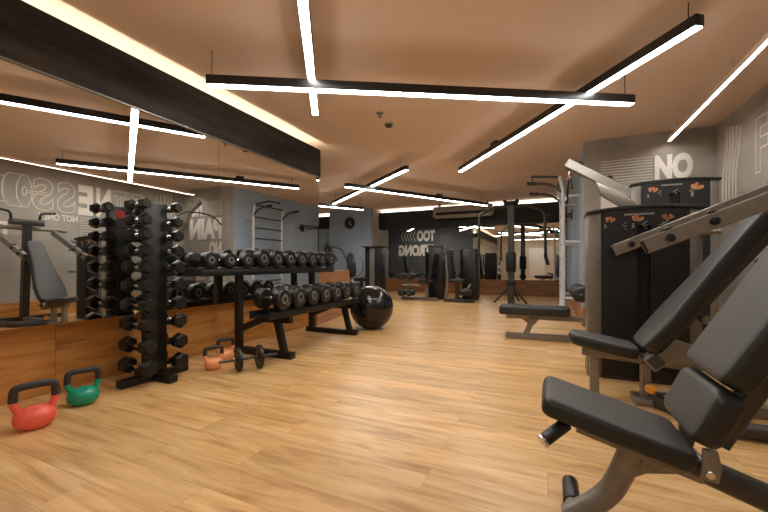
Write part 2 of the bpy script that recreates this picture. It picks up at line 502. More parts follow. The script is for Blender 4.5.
# air conditioner in front of the far fascia
r = thing('air_conditioner', 'long ceiling air conditioner box in front of the black fascia above the far mirror', 'air conditioner', (-2.45, 11.5, 2.5))
link('casing', MB().prism([(0, 0), (0.42, 0.05), (.42, .36), (0.05, .36), (0, .27)], (-3.40, 11.35, 2.50), (0, 1, 0), (0, 0, 1), 1.85, .01), 'ac', r)
link('air_outlet', MB().span(-3.30, -1.65, 11.343, 11.355, 2.57, 2.66), 'slot', r)
link('bottom_panel', MB().box((-2.475, 11.56, 2.505), (1.7, .34, .012), .003, Matrix.Rotation(.119, 4, 'X')), 'door', r)
for x in (-3.25, -1.7):
    link('mount', MB().span(x - .02, x + .02, 11.5, 11.7, 2.85, H), 'black_metal', r)

# clock
cc = Vector((-6.53, 11.4, 2.48))
r = thing('wall_clock', 'round dark wall clock on the blue wall beyond the alcove', 'clock', cc)
link('case', MB().rod(cc, cc + Vector((0, -.04, 0)), .21, n=32, bevel=.008), 'slot', r)
link('dial', MB().rod(cc + Vector((0, -.04, 0)), cc + Vector((0, -.044, 0)), .18, n=32), 'clock_face', r)
for a_, l_ in ((.6, .09), (2.2, .14)):
    e = cc + Vector((math.sin(a_) * l_, -.05, math.cos(a_) * l_))
    link('hand', MB().rod(cc + Vector((0, -.05, 0)), e, .008, n=6), 'letter', r)

# ---------------------------------------------------------------- lettering on the walls
def text_bm(s, w, h, depth=0.004, outline=0.0, bold=0.02):
    cu = bpy.data.curves.new('t', 'FONT')
    cu.body = s
    cu.offset = bold
    cu.resolution_u = 4
    if outline:
        cu.fill_mode = 'NONE'; cu.bevel_depth = outline; cu.bevel_resolution = 1
    else:
        cu.extrude = 0.01
    ob = bpy.data.objects.new('t', cu)
    COL.objects.link(ob)
    dg = bpy.context.evaluated_depsgraph_get()
    me = bpy.data.meshes.new_from_object(ob.evaluated_get(dg))
    bpy.data.objects.remove(ob); bpy.data.curves.remove(cu)
    bm = bmesh.new(); bm.from_mesh(me); bpy.data.meshes.remove(me)
    xs = [v.co.x for v in bm.verts]; ys = [v.co.y for v in bm.verts]; zs = [v.co.z for v in bm.verts]
    x0, x1, y0, y1 = min(xs), max(xs), min(ys), max(ys)
    zr = max(zs) - min(zs) or 1
    for v in bm.verts:
        v.co.x = (v.co.x - x0) / (x1 - x0) * w
        v.co.y = (v.co.y - y0) / (y1 - y0) * h
        v.co.z = (v.co.z - min(zs)) / zr * depth
    return bm

def put_text(mb, s, O, U, w, h, outline=0.0, bold=0.02):
    """O = lower left corner on the wall as the reader sees it, U = reading direction"""
    U = Vector(U); V = Vector((0, 0, 1)); W = U.cross(V)
    mt = Matrix(((U.x, V.x, W.x, O[0]), (U.y, V.y, W.y, O[1]), (U.z, V.z, W.z, O[2]), (0, 0, 0, 1)))
    mb._merge(text_bm(s, w, h, outline=outline, bold=bold), mt)
    return mb

X1 = (1, 0, 0)
yw = NY - .0005
r = thing('wall_lettering', 'white NO PAIN NO GAIN lettering on the front wall above the weight machines', 'wall lettering', (1.33, NY, .5))
for s, x, z, ww, hh in (('NO', 1.455, 2.24, .455, .385), ('PAIN', .76, 1.64, 1.15, .54), ('NO', .76, 1.20, .45, .38), ('GAIN', .76, .57, 1.15, .56)):
    link('word', put_text(MB(), s, (x, yw, z), X1, ww, hh, bold=.06), 'letter', r)
for xa, xb, za in ((.76, 1.43, 2.255), (1.25, 1.91, 1.21)):
    mb = MB()
    for k in range(9):
        mb.span(xa, xb, yw - .004, yw, za + k * .043, za + k * .043 + .012)
    link('stripes', mb, 'letter_line', r)

YM = (0, -1, 0)
xw = B - .0005
r = thing('wall_lettering', 'white FITNESS lettering with dumbbell drawing on the right wall', 'wall lettering', (B, 4.2, 1.5))
for s, y, ww, ol in (('F', 5.53, .26, .011), ('I', 5.22, .07, .011), ('T', 5.13, .26, .011), ('N', 4.83, .29, 0), ('E', 4.48, .27, 0), ('S', 4.16, .31, .012), ('S', 3.80, .33, .012)):
    link('letter', put_text(MB(), s, (xw, y, 2.03), YM, ww, .63, outline=ol, bold=.05 if not ol else .03), 'letter' if not ol else 'letter_line', r)
mb = MB()
def ell(cy, cz, ry, rz, rr=.010, a0=0, a1=2 * PI):
    n = 28
    full = abs(a1 - a0 - 2 * PI) < 1e-6
    pts = [(xw - .004, cy + ry * math.cos(a0 + (a1 - a0) * k / (n if full else n - 1)), cz + rz * math.sin(a0 + (a1 - a0) * k / (n if full else n - 1))) for k in range(n)]
    mb.tube(pts, rr, closed=full, up=(1, 0, 0), n=6)
ell(3.36, 2.36, .11, .30); ell(3.36, 2.36, .03, .08)
ell(3.16, 2.36, .10, .30, a0=PI / 2, a1=1.5 * PI); ell(2.98, 2.36, .07, .23, a0=PI / 2, a1=1.5 * PI)
for sz in (-1, 1):
    mb.tube([(xw - .004, 3.36, 2.36 + .30 * sz), (xw - .004, 3.16, 2.36 + .30 * sz)], .010, n=6)
    mb.tube([(xw - .004, 3.08, 2.36 + .23 * sz), (xw - .004, 2.98, 2.36 + .23 * sz)], .010, n=6)
    mb.tube([(xw - .004, 3.38, 2.36 + .022 * sz), (xw - .004, 3.70, 2.36 + .022 * sz)], .008, n=6)
link('dumbbell_drawing', mb, 'letter_line', r)
link('word', put_text(MB(), 'NOT ONLY', (xw, 4.20, 1.86), YM, .64, .13, bold=.03), 'letter', r)
link('letter', put_text(MB(), 'G', (xw, 3.34, 1.53), YM, .19, .24, outline=.010, bold=.02), 'letter_line', r)
link('letter', put_text(MB(), 'E', (xw, 3.13, 1.53), YM, .15, .24, bold=.04), 'letter', r)
mb = MB()
for k in range(8):
    mb.span(xw - .004, xw, 4.24, 4.84, 1.58 + k * .055, 1.58 + k * .055 + .011)
link('stripes', mb, 'letter_line', r)
r = thing('wall_graphic', 'five pale wavy vertical lines on the right wall beside the outlined F', 'wall graphic', (B, 6.05, 1.8))
for k in range(5):
    y = 6.25 - k * .095
    link('wavy_line', MB().tube([(xw - .004, y, 2.83 - .03 * k), (xw - .004, y, 2.50), (xw - .004, y + .12, 2.2), (xw - .004, y + .12, 1.80)], .010, .12, up=(1, 0, 0), n=6), 'letter_line', r)

ya = 6.8305
r = thing('wall_lettering', 'white TOO STRONG lettering with chevrons on the dark alcove wall', 'wall lettering', (-6.0, ya, 1.5))
XM = (-1, 0, 0)
link('word', put_text(MB(), 'TOO', (-5.10, ya, 2.14), XM, .95, .56, bold=.06), 'letter', r)
link('word', put_text(MB(), 'STRONG', (-5.10, ya, 1.40), XM, 1.95, .58, bold=.06), 'letter', r)
for k in range(5):
    x = -6.12 - k * .16
    link('chevron', MB().tube([(x, ya + .003, 2.68), (x - .14, ya + .003, 2.42), (x, ya + .003, 2.16)], .015, up=(0, 1, 0), n=6), 'letter_line', r)

# ---------------------------------------------------------------- dumbbell tower
def hex_dumbbell(name, label, group):
    """axis along X, origin at the middle of the handle, head radius 0.06"""
    r = thing(name, label, 'dumbbell', (0, 0, 0), group)
    hd = MB().rod((-.085, 0, 0), (.085, 0, 0), .014, n=12)
    for sx in (-1, 1):
        h_ = MB()
        q = [(.045, .075), (.060, .090), (.060, .140), (.045, .158)]
        h_.lathe([(0.0, q[0][1])] + q + [(0, q[3][1])], (0, 0, 0), (sx, 0, 0), n=6)
        link('head', h_, 'rubber', r, smooth=20)
    link('handle', hd, 'chrome', r)
    return r

TX, TY = -3.11, 2.03
r = thing('dumbbell_tower', 'tall black vertical dumbbell tower standing before the left mirror', 'dumbbell stand', (TX, TY, 0))
link('column', MB().span(TX - .022, TX + .022, TY - .10, TY + .10, .05, 1.53, .006), 'black_metal', r)
link('base_beam', MB().span(TX - .04, TX + .04, TY - .29, TY + .30, .006, .066, .008), 'black_metal', r)
link('base_beam', MB().span(TX - .22, TX + .25, TY - .04, TY + .04, .0, .06, .008), 'black_metal', r)
rows_y = [205, 220.5, 235, 250.5, 267, 285, 304.5, 323, 344, 364.5]
rows_z = [1 + (264 - y) / 361.0 * 3.07 for y in rows_y]
for z in rows_z:
    for sy in (-1, 1):
        link('cradle', MB().span(TX - .03, TX + .03, TY + sy * .096, TY + sy * .155, z - .040, z - .0185, .003), 'black_metal', r)
bd = link('badge', MB().rod((TX - .0225, TY, 1.46), (TX - .026, TY, 1.46), .040, n=24), 'red_badge', r)
bd['label'] = 'round red badge on the back of the column'
ords = ['top', 'second', 'third', 'fourth', 'fifth', 'sixth', 'seventh', 'eighth', 'ninth', 'lowest']
src = None
for i, z in enumerate(rows_z):
    sc = 0.80 + 0.042 * i
    for sy, side in ((-1, 'left'), (1, 'right')):
        lab = 'black hex dumbbell on the %s side of the tower, %s%s' % (side, ords[i] + (' row' if i in (0, 9) else ' row from the top'), '')
        if src is None:
            src = hex_dumbbell('hex_dumbbell', lab, 'hex dumbbells on the vertical tower')
            src.location = (TX, TY + sy * .140, z); src.scale = (sc, sc, sc)
        else:
            o = copy_thing(src, (TX, TY + sy * .140, z), lab, sc)
        

# ---------------------------------------------------------------- two tier dumbbell rack
r = thing('dumbbell_rack', 'black two-tier rack full of round dumbbells along the left mirror', 'rack', (-2.95, 3.75, 0))
Ya, Yb = 3.06, 4.45
for y in (Ya, Yb):
    link('foot', MB().tube([(-3.28, y, .035), (-2.45, y, .035)], (.075, .07)), 'black_metal', r)
    link('upright', MB().tube([(-3.20, y, .05), (-3.20, y, .87)], (.075, .075)), 'black_metal', r)
    link('front_leg', MB().tube([(-2.55, y, .05), (-2.66, y, .445)], (.06, .075)), 'black_metal', r)
    link('brace', MB().tube([(-3.18, y, .26), (-2.84, y, .40), (-2.46, y, .41)], (.06, .07), .05), 'black_metal', r)
    link('end_cap', MB().span(-2.455, -2.435, y - .042, y + .042, .0, .075, .008), 'rubber', r)
def tray(name, xc, z, y0, y1, wd):
    mb = MB()
    mb.span(xc + wd / 2 - .02, xc + wd / 2, y0, y1, z - .05, z + .018, .004)
    mb.span(xc - wd / 2, xc - wd / 2 + .02, y0, y1, z - .05, z + .03, .004)
    mb.span(xc - wd / 2 + .01, xc + wd / 2 - .01, y0, y1, z - .03, z - .018, .003)
    return link(name, mb, 'black_metal', r)
tray('upper_shelf', -3.19, .925, 2.46, 4.84, .26)
tray('lower_shelf', -2.58, .50, 2.72, 4.55, .26)

def round_dumbbell(label, group):
    """axis along X, origin at the middle of the handle, heads radius 0.075"""
    t = thing('round_dumbbell', label, 'dumbbell', (0, 0, 0), group)
    link('handle', MB().rod((-.075, 0, 0), (.075, 0, 0), .015, n=12).rod((-.03, 0, 0), (.03, 0, 0), .018, n=12), 'chrome', t)
    for sx in (-1, 1):
        hd = link('head', MB().lathe([(.03, .055), (.066, .060), (.075, .070), (.075, .128), (.066, .140), (.05, .142), (.046, .135), (0, .135)], (0, 0, 0), (sx, 0, 0), n=28), 'rubber', t)
        cp = link('end_cap', MB().lathe([(.018, .134), (.018, .139), (.034, .1385), (.036, .1365), (.036, .134)], (0, 0, 0), (sx, 0, 0), n=24), 'ring_grey', hd)
    return t
ordn = ['first', 'second', 'third', 'fourth', 'fifth', 'sixth', 'seventh', 'eighth', 'ninth', 'tenth']
src2 = None
for i in range(10):
    y = 2.56 + i * .243
    sc = 1.08 if i < 3 else 1.45
    lab = 'round black dumbbell on the upper shelf of the rack, %s from the near end' % ordn[i]
    z = .925 + .034 + .075 * sc
    if src2 is None:
        src2 = round_dumbbell(lab, 'round dumbbells on the two-tier rack'); o = src2; o.location = (-3.19, y, z)
    else:
        o = copy_thing(src2, (-3.19, y, z), lab)
    o.scale = (1.12, sc, sc)
for i in range(7):
    y = 2.91 + i * .251
    lab = 'round black dumbbell on the lower shelf of the rack, %s from the near end' % ordn[i]
    o = copy_thing(src2, (-2.58, y, .50 + .034 + .075 * 1.45), lab)
    o.scale = (1.2, 1.45, 1.45)

# ---------------------------------------------------------------- exercise ball
bx, by, br = -2.48, 5.0, .335
t = thing('exercise_ball', 'large glossy black exercise ball on the floor at the far end of the rack', 'ball', (bx, by, 0))
prof = []
n = 40
for k in range(n + 1):
    a_ = -PI / 2 + PI * k / n
    rr = br + (.0025 * math.cos(k * PI) if 6 < k < n - 6 else 0)
    prof.append((max(0, rr * math.cos(a_)), rr * math.sin(a_)))
prof[0] = (0, -br); prof[-1] = (0, br)
link('shell', MB().lathe(prof, (bx, by, br), (.3, -.25, 1), n=48), 'ball', t, smooth=60)
link('plug', MB().rod((bx + br * .30, by - br * .78, br * 1.55), (bx + br * .305, by - br * .793, br * 1.56), .012), 'grey_print', t)

# ---------------------------------------------------------------- kettlebells
def kettlebell(label, loc, hgt, col, rz):
    t = thing('kettlebell', label, 'kettlebell', loc, 'kettlebells on the floor by the wall')
    s = hgt / .29
    x, y, z = loc
    rot = Matrix.Translation(Vector(loc)) @ Matrix.Rotation(rz, 4, 'Z') @ Matrix.Scale(s, 4)
    def pl(name, mb, mat):
        bmesh.ops.transform(mb.bm, matrix=rot, verts=mb.bm.verts)
        return link(name, mb, mat, t, smooth=60)
    body = MB().lathe([(0, 0), (.055, 0), (.075, .008), (.102, .035), (.110, .068), (.104, .098), (.084, .125), (.05, .142), (0, .15)], n=36, scale=(1, .86, 1))
    pl('body', body, col)
    for sx in (-1, 1):
        pl('horn', MB().tube([(sx * .062, 0, .09), (sx * .094, 0, .15), (sx * .103, 0, .20)], .0225, .03, up=(0, 1, 0)), col)
    pl('grip', MB().tube([(-.102, 0, .188), (-.100, 0, .268), (-.06, 0, .279), (.06, 0, .279), (.100, 0, .268), (.102, 0, .188)], .0240, .045, up=(0, 1, 0)), 'grip')
    return t
kettlebell('red kettlebell with black handle, the nearest one in the left corner', (-2.86, 1.13, 0), .272, 'red', PI / 2 - .25)
kettlebell('green kettlebell with black handle beside the red one', (-3.02, 1.46, 0), .25, 'green', PI / 2 - .25)
kettlebell('small orange kettlebell nearer the camera, beside the small barbell', (-2.90, 2.46, 0), .215, 'orange', PI / 2 - .45)
kettlebell('small orange kettlebell farther back, close to the wood wall', (-3.05, 2.74, 0), .225, 'orange', PI / 2 - .35)

# small barbell on the floor
by0 = Vector((-2.62, 2.50, .112)); bdir = Vector((.5, .87, 0)).normalized()
t = thing('short_barbell', 'short barbell with two thin black plates on the floor by the orange kettlebells', 'barbell', (-2.58, 2.6, 0))
link('bar', MB().rod(by0 - bdir * .17, by0 + bdir * .36, .0135, n=12), 'frame_dark', t)
for d_ in (0.0, .19):
    link('plate', MB().lathe([(.014, -.016), (.03, -.016), (.034, -.011), (.088, -.010), (.092, -.016), (.108, -.016), (.112, -.010), (.112, .010), (.108, .016), (.092, .016), (.088, .010), (.034, .011), (.03, .016), (.014, .016)],
         by0 + bdir * d_, bdir, n=36), 'rubber', t)
for d_ in (-.03, .22):
    link('collar', MB().rod(by0 + bdir * (d_ - .012), by0 + bdir * (d_ + .012), .024), 'chrome', t)

# ---------------------------------------------------------------- weight stack cabinets
def cabinet_parts(t, x0, x1, y0, dep, zt, icons, sag=.035):
    side = .11
    n = 14
    def arc(x):  # top edge height
        u = (x - x0) / (x1 - x0)
        return zt - sag * 4 * (u - .5) ** 2
    for nm, xa, xb in (('side_column', x0, x0 + side), ('side_column', x1 - side * .8, x1)):
        link(nm, MB().span(xa, xb, y0, y0 + dep, 0.0, min(arc(xa), arc(xb)) - .005, .012), 'column_grey', t)
    xm0 = x0 + (x1 - x0) * .45; xm1 = x0 + (x1 - x0) * .57
    for xa, xb in ((x0 + side, xm0), (xm1, x1 - side * .8)):
        ol = [(xa, .03), (xb, .03)] + [(xb + (xa - xb) * k / n, arc(xb + (xa - xb) * k / n) - .008) for k in range(n + 1)]
        link('front_panel', MB().prism(ol, (0, y0 - .012 + .03, 0), (1, 0, 0), (0, 0, 1), .03), 'shroud', t)
    ol = [(xm0, .03), (xm1, .03), (xm1, zt - .17), (xm0, zt - .17)]
    link('selector_slot', MB().prism(ol, (0, y0 + .05, 0), (1, 0, 0), (0, 0, 1), .02), 'slot', t)
    ol = [(xm0, zt - .17), (xm1, zt - .17), (xm1, arc(xm1) - .008), (xm0, arc(xm0) - .008)]
    link('header_panel', MB().prism(ol, (0, y0 - .012 + .03, 0), (1, 0, 0), (0, 0, 1), .03), 'shroud', t)
    link('shroud_body', MB().span(x0 + side - .01, x1 - side * .7, y0 + .05, y0 + dep - .005, .03, zt - sag - .02, .01), 'shroud', t)
    link('plinth', MB().span(x0 - .0, x1, y0 + .005, y0 + dep, 0, .05, .006), 'frame_dark', t)
    ol = [(x0 - .012 + (x1 - x0 + .024) * k / n, arc(x0 + (x1 - x0) * k / n)) for k in range(n + 1)]
    ol = ol + [(x, z - .028) for x, z in reversed(ol)]
    link('arched_cap', MB().prism(ol, (0, y0 + dep + .004, 0), (1, 0, 0), (0, 0, 1), dep + .03, .003), 'shroud', t)
    rnd = random.Random(3)
    for ix, iz, sz in icons:   # exercise pictures on the placard
        mb = MB()
        for k in range(7):
            aa = rnd.random() * 6.28
            mb.rod((ix + math.cos(aa) * sz * .9, y0 - .0125, iz + math.sin(aa) * sz * .45), (ix + math.cos(aa) * sz * .9, y0 - .0145, iz + math.sin(aa) * sz * .45), sz * (.3 + .3 * rnd.random()), n=9)
        link('muscle_picture', mb, 'orange_print', t)
        mb = MB()
        mb.rod((ix - sz * 1.1, y0 - .0125, iz - sz * 1.5), (ix - sz * 1.1, y0 - .0145, iz - sz * 1.5), sz * .22, n=10)
        mb.span(ix - sz * 1.35, ix - sz * .85, y0 - .0145, y0 - .0125, iz - sz * 2.4, iz - sz * 1.75)
        link('figure_picture', mb, 'grey_print', t)
    mb = MB()
    mb.span((x0 + x1) / 2 - .13, (x0 + x1) / 2 + .08, y0 - .0145, y0 - .0125, zt - .085, zt - .07)
    link('placard_title', mb, 'grey_print', t)
    mb = MB()
    for k in range(3):
        xx = x0 + (x1 - x0) * (.33 + .18 * k)
        for q_ in range(3):
            mb.tube([(xx - .015 + .012 * q_, y0 - .0135, zt - .17 - .016 * q_), (xx + .022, y0 - .0135, zt - .14 - .03 * q_)], .004, n=5)
    link('line_drawing', mb, 'grey_print', t)

CY = 3.68
t = thing('weight_stack_cabinet', 'black weight stack cabinet with placard and grey side columns, behind the middle press bench', 'weight machine', (.74, CY, 0))
cabinet_parts(t, .325, 1.13, CY, .28, 1.50, ((.49, 1.385, .030), (.70, 1.395, .036), (.90, 1.39, .030)))
for z_ in (1.25, .86):
    link('adjustment_handle', MB().rod((1.13, CY + .05, z_), (1.13, CY - .05, z_), .022).rod((1.11, CY - .055, z_), (1.22, CY - .055, z_), .018), 'silver', t)

# ---------------------------------------------------------------- lat pulldown machine
LY = 5.45
t = thing('lat_pulldown_machine', 'lat pulldown machine with slanted silver arm, tall black cabinet and long bench', 'weight machine', (.9, LY, 0))
cabinet_parts(t, .97, 1.84, LY + .05, .34, 2.05, ((1.19, 1.925, .040), (1.64, 1.94, .052)))
a0 = Vector((.235, LY + .1, 2.385)); a1 = Vector((1.22, LY + .12, 1.74))
ad = (a1 - a0).normalized(); an = Vector((-ad.z, 0, ad.x))
link('arm', MB().tube([a0, a1], (.11, .12)), 'silver', t)
link('arm_bracket', MB().prism([(0, 0), (.30, -.17), (.55, -.42), (.42, -.46), (.05, -.17)], (.58, LY + .155, 2.09), (1, 0, 0), (0, 0, 1), .11, .008), 'silver', t)
for d_ in (.16, .56):
    c_ = a0 + ad * d_ + an * .055
    link('arm_cap', MB().rod(c_ + Vector((0, -.045, 0)), c_ + Vector((0, .045, 0)), .04, bevel=.008), 'black_metal', t)
pu = a0 + Vector((.03, 0, -.05))
link('pulley', MB().rod(pu + Vector((0, -.02, 0)), pu + Vector((0, .02, 0)), .055, n=24), 'black_metal', t)
link('cable', MB().rod(pu + Vector((-.0, 0, -.03)), pu + Vector((-.0, 0, -.16)), .006, n=6), 'chrome', t)
cb = pu + Vector((0, 0, -.17))
link('carabiner', MB().tube([cb + Vector((.02 * math.cos(k), 0, .04 * math.sin(k))) for k in [i * 2 * PI / 12 for i in range(12)]], .006, closed=True, up=(0, 1, 0), n=6), 'chrome', t)
link('lat_bar', MB().tube([cb + Vector((0, -.60, -.24)), cb + Vector((0, -.36, -.06)), cb + Vector((0, 0, -.03)), cb + Vector((0, .36, -.06)), cb + Vector((0, .60, -.24))], .016, .15), 'black_metal', t)
EY = 5.17
e0 = Vector((-.57, EY, .45)); e1 = Vector((.23, EY, .47))
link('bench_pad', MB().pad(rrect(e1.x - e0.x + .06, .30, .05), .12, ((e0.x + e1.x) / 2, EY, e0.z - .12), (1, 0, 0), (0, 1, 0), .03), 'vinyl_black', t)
link('bench_rail', MB().tube([(e0.x + .06, EY, e0.z - .15), (e1.x + .75, EY, e0.z - .15)], (.06, .06)), 'frame', t)
link('bench_leg', MB().tube([(e0.x + .30, EY, .06), (e0.x + .40, EY, e0.z - .15)], (.06, .07)), 'frame', t)
link('leg_gusset', MB().prism([(e0.x + .22, e0.z - .16), (e0.x + .48, e0.z - .16), (e0.x + .40, e0.z - .26), (e0.x + .36, e0.z - .26)], (0, EY + .008, 0), (1, 0, 0), (0, 0, 1), .016), 'frame', t)
link('base_tube', MB().tube([(e0.x + .05, EY, .04), (1.05, EY + .1, .04)], (.08, .075)), 'frame', t)
link('mast', MB().tube([(e1.x + .30, EY + .05, .05), (e1.x + .30, EY + .05, .68)], (.06, .06)), 'frame', t)
kr = Vector((.36, EY, .64))
for dy in (-.20, .20):
    link('knee_roller', MB().rod((kr.x - .0, EY + dy - .14, kr.z), (kr.x - .0, EY + dy + .14, kr.z), .10, bevel=.04, n=24), 'vinyl_black', t)
link('roller_axle', MB().rod((kr.x, EY - .36, kr.z), (kr.x, EY + .36, kr.z), .014).tube([(kr.x, EY, kr.z), (e1.x + .30, EY + .05, kr.z - .1)], .022), 'frame', t)

# ---------------------------------------------------------------- chest / shoulder press with long arms (middle bench)
PY = 3.15
t = thing('press_machine', 'plate loaded press machine with two long steel arms, dark reclined backrest and seat', 'weight machine', (.8, PY, 0))
s0 = Vector((.14, PY, .405)); s1 = Vector((.56, PY, .33))
U = (s1 - s0)
L_ = U.length
ol = smooth_poly([(0, -.11), (0, .11), (.10, .155), (L_, .165), (L_ + .02, .10), (L_ + .02, -.10), (L_, -.165), (.10, -.155)], 2)
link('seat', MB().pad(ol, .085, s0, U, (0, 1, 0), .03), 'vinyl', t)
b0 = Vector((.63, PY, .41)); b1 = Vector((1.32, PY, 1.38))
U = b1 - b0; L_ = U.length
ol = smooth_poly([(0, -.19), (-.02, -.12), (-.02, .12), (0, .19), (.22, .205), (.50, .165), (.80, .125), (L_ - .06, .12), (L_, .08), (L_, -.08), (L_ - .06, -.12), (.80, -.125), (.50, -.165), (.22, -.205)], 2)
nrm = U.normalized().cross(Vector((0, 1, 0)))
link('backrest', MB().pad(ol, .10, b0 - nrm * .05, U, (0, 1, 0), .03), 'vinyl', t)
link('seat_frame', MB().tube([(.24, PY, .345), (.86, PY, .30)], (.07, .07)), 'frame', t)
link('front_post', MB().tube([(.32, PY, .0), (.32, PY, .34)], (.06, .06)), 'frame', t)
link('seat_post', MB().tube([(.64, PY, .04), (.64, PY, .34)], (.07, .06)), 'frame', t)
link('foot_plate', MB().span(.56, .74, PY - .09, PY + .09, 0, .05, .008), 'frame', t)
rt = Matrix.Rotation(-.75, 4, 'Y')
link('pivot_block', MB().box((.67, PY - .10, .335), (.11, .10, .11), .012, rt), 'frame', t)
link('pivot_socket', MB().box((.67, PY - .154, .335), (.08, .012, .08), .006, rt), 'frame_dark', t)
link('pivot_plate', MB().prism([(.66, .30), (.90, .28), (.96, .42), (.80, .48)], (0, PY + .045, 0), (1, 0, 0), (0, 0, 1), .09, .008), 'frame', t)
k = link('pull_pin', MB().rod((.65, PY - .03, .13), (.65, PY - .10, .13), .012).rod((.65, PY - .075, .13), (.65, PY - .115, .13), .032, bevel=.008), 'yellow', t)
k['label'] = 'orange yellow pull knob'
link('backrest_spine', MB().tube([(.80, PY, .50), (1.36, PY, 1.28)], (.06, .06)), 'frame_dark', t)
link('backrest_bolt', MB().rod((.98, PY - .04, .62), (.98, PY + .04, .62), .03).rod((1.0, PY - .13, .60), (1.0, PY + .13, .60), .018), 'silver', t)
link('rear_upright', MB().tube([(1.62, PY, 0), (1.50, PY, 1.72)], (.10, .12)), 'frame_dark', t)
link('upright_brace', MB().tube([(1.52, PY, 1.10), (1.25, PY, 1.0)], (.06, .06)), 'frame_dark', t)
link('base_rail', MB().tube([(.66, PY, .04), (1.66, PY, .04)], (.08, .08)), 'frame', t)
link('cross_foot', MB().tube([(1.70, PY - .55, .04), (1.70, PY + .55, .04)], (.08, .08)), 'frame_dark', t)
link('side_rail', MB().tube([(1.70, PY - .42, .05), (.9, PY - .42, .05), (.70, PY - .08, .05)], .045, .12), 'frame_dark', t)
link('pivot_axle', MB().rod((1.56, PY - .58, 1.62), (1.56, PY + .58, 1.62), .035), 'frame', t)
for q0, q1 in ((Vector((.56, 2.76, 1.11)), Vector((1.14, 2.76, 1.36))), (Vector((.50, 3.54, 1.11)), Vector((1.46, 3.54, 1.53)))):
    dv = (q1 - q0).normalized()
    q2 = q0 + dv * ((1.58 - q0.x) / dv.x)
    ar = link('press_arm', MB().tube([q0, q2], (.06, .095)), 'frame', t)
    for d_ in (.13, .36):
        c_ = q0 + dv * d_
        link('rubber_stop', MB().rod(c_ + Vector((0, -.024, 0)), c_ + Vector((0, -.05, 0)), .025, bevel=.006).rod(c_ + Vector((0, 0, .045)), c_ + Vector((0, 0, .066)), .024, bevel=.006), 'rubber', ar)
    link('arm_cap', MB().tube([q0 - dv * .012, q0 + dv * .004], (.05, .08)), 'rubber', ar)
    lg = q0 + dv * .75
    sy = -1 if q0.y < PY else 1
    link('weight_horn', MB().rod(lg, lg + Vector((0, sy * .22, 0)), .024), 'silver', ar)
for sy in (-1, 1):
    link('hand_grip', MB().tube([(1.56, PY + sy * .18, 1.70), (1.56, PY + sy * .20, 1.90), (1.56, PY + sy * .42, 1.93)], .02, .06), 'black_metal', t)
link('top_plate', MB().box((1.52, PY, 1.72), (.14, .44, .10), .01), 'frame_dark', t)

# ---------------------------------------------------------------- foreground adjustable bench
FB = 1.52
hw = .165
t = thing('adjustable_bench', 'adjustable exercise bench in the right foreground with two-piece back and curved steel leg', 'bench', (.45, FB, 0))
s0 = Vector((-.026, FB, .476)); s1 = Vector((.405, FB, .358))
U = s1 - s0; L_ = U.length
V = Vector((0, 1, 0))
ol = [(x + L_ / 2, y) for x, y in rrect(L_, .315, .035)]
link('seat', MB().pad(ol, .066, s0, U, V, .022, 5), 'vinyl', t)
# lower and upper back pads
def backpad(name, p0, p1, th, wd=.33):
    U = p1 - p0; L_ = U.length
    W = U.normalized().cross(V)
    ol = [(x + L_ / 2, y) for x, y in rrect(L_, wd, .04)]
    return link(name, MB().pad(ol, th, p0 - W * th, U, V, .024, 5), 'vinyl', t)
backpad('lower_back_pad', Vector((.385, FB, .470)), Vector((.458, FB, .635)), .078)
backpad('upper_back_pad', Vector((.452, FB, .655)), Vector((.905, FB, 1.44)), .085)
link('seat_rail', MB().tube([(.10, FB, .412), (.46, FB, .312)], (.075, .05)), 'frame', t)
link('main_beam', MB().tube([(.40, FB, .345), (.62, FB, .27), (1.25, FB, .06)], .042, .1), 'frame_dark', t)
link('curved_leg', MB().tube([(.285, FB, .40), (.245, FB, .27), (.195, FB, .16), (.07, FB, .055)], .040, .14), 'frame', t)
link('gusset', MB().prism([(.22, .385), (.46, .31), (.40, .295), (.31, .275), (.235, .225)], (0, FB + .012, 0), (1, 0, 0), (0, 0, 1), .024, .004), 'frame', t)
link('front_foot', MB().tube([(.088, FB - .27, .045), (.088, FB + .24, .045)], .026), 'frame', t)
link('rear_foot', MB().tube([(1.28, FB - .28, .04), (1.28, FB + .28, .04)], .04), 'frame_dark', t)
for y0 in (FB - .10, FB + .116):
    link('hinge_bracket', MB().prism([(.425, .34), (.470, .335), (.478, .38), (.468, .435), (.432, .435)], (0, y0, 0), (1, 0, 0), (0, 0, 1), .016, .004), 'frame', t)
link('hinge_bolt', MB().rod((.448, FB - .124, .362), (.448, FB + .124, .362), .013, bevel=.004), 'chrome', t)
link('back_spine', MB().tube([(.50, FB, .42), (.60, FB, .62), (1.02, FB, 1.33)], (.07, .05), .05), 'frame_dark', t)
link('pad_joint', MB().rod((.53, FB - .14, .66), (.53, FB + .14, .66), .018), 'chrome', t)
link('support_strut', MB().tube([(.98, FB, .15), (.86, FB, 1.05)], (.06, .05)), 'frame_dark', t)
g0 = Vector((.06, 1.42, .44)); g1 = Vector((-.02, 1.36, .385))
gd = (g1 - g0).normalized()
hd = link('leg_handle', MB().rod(g0, g1 - gd * .012, .0225, n=20, bevel=.004), 'rubber', t)
link('handle_end', MB().rod(g1 - gd * .014, g1, .0235, n=20, bevel=.004), 'chrome', hd)
link('handle_stem', MB().rod(g0 - gd * .01, (.10, FB, .42), .014), 'frame', t)
for y0 in (FB + .10, FB - .29):
    link('foot_sleeve', MB().rod((.088, y0, .045), (.088, y0 + .16, .045), .032, n=20, bevel=.006), 'rubber', t)

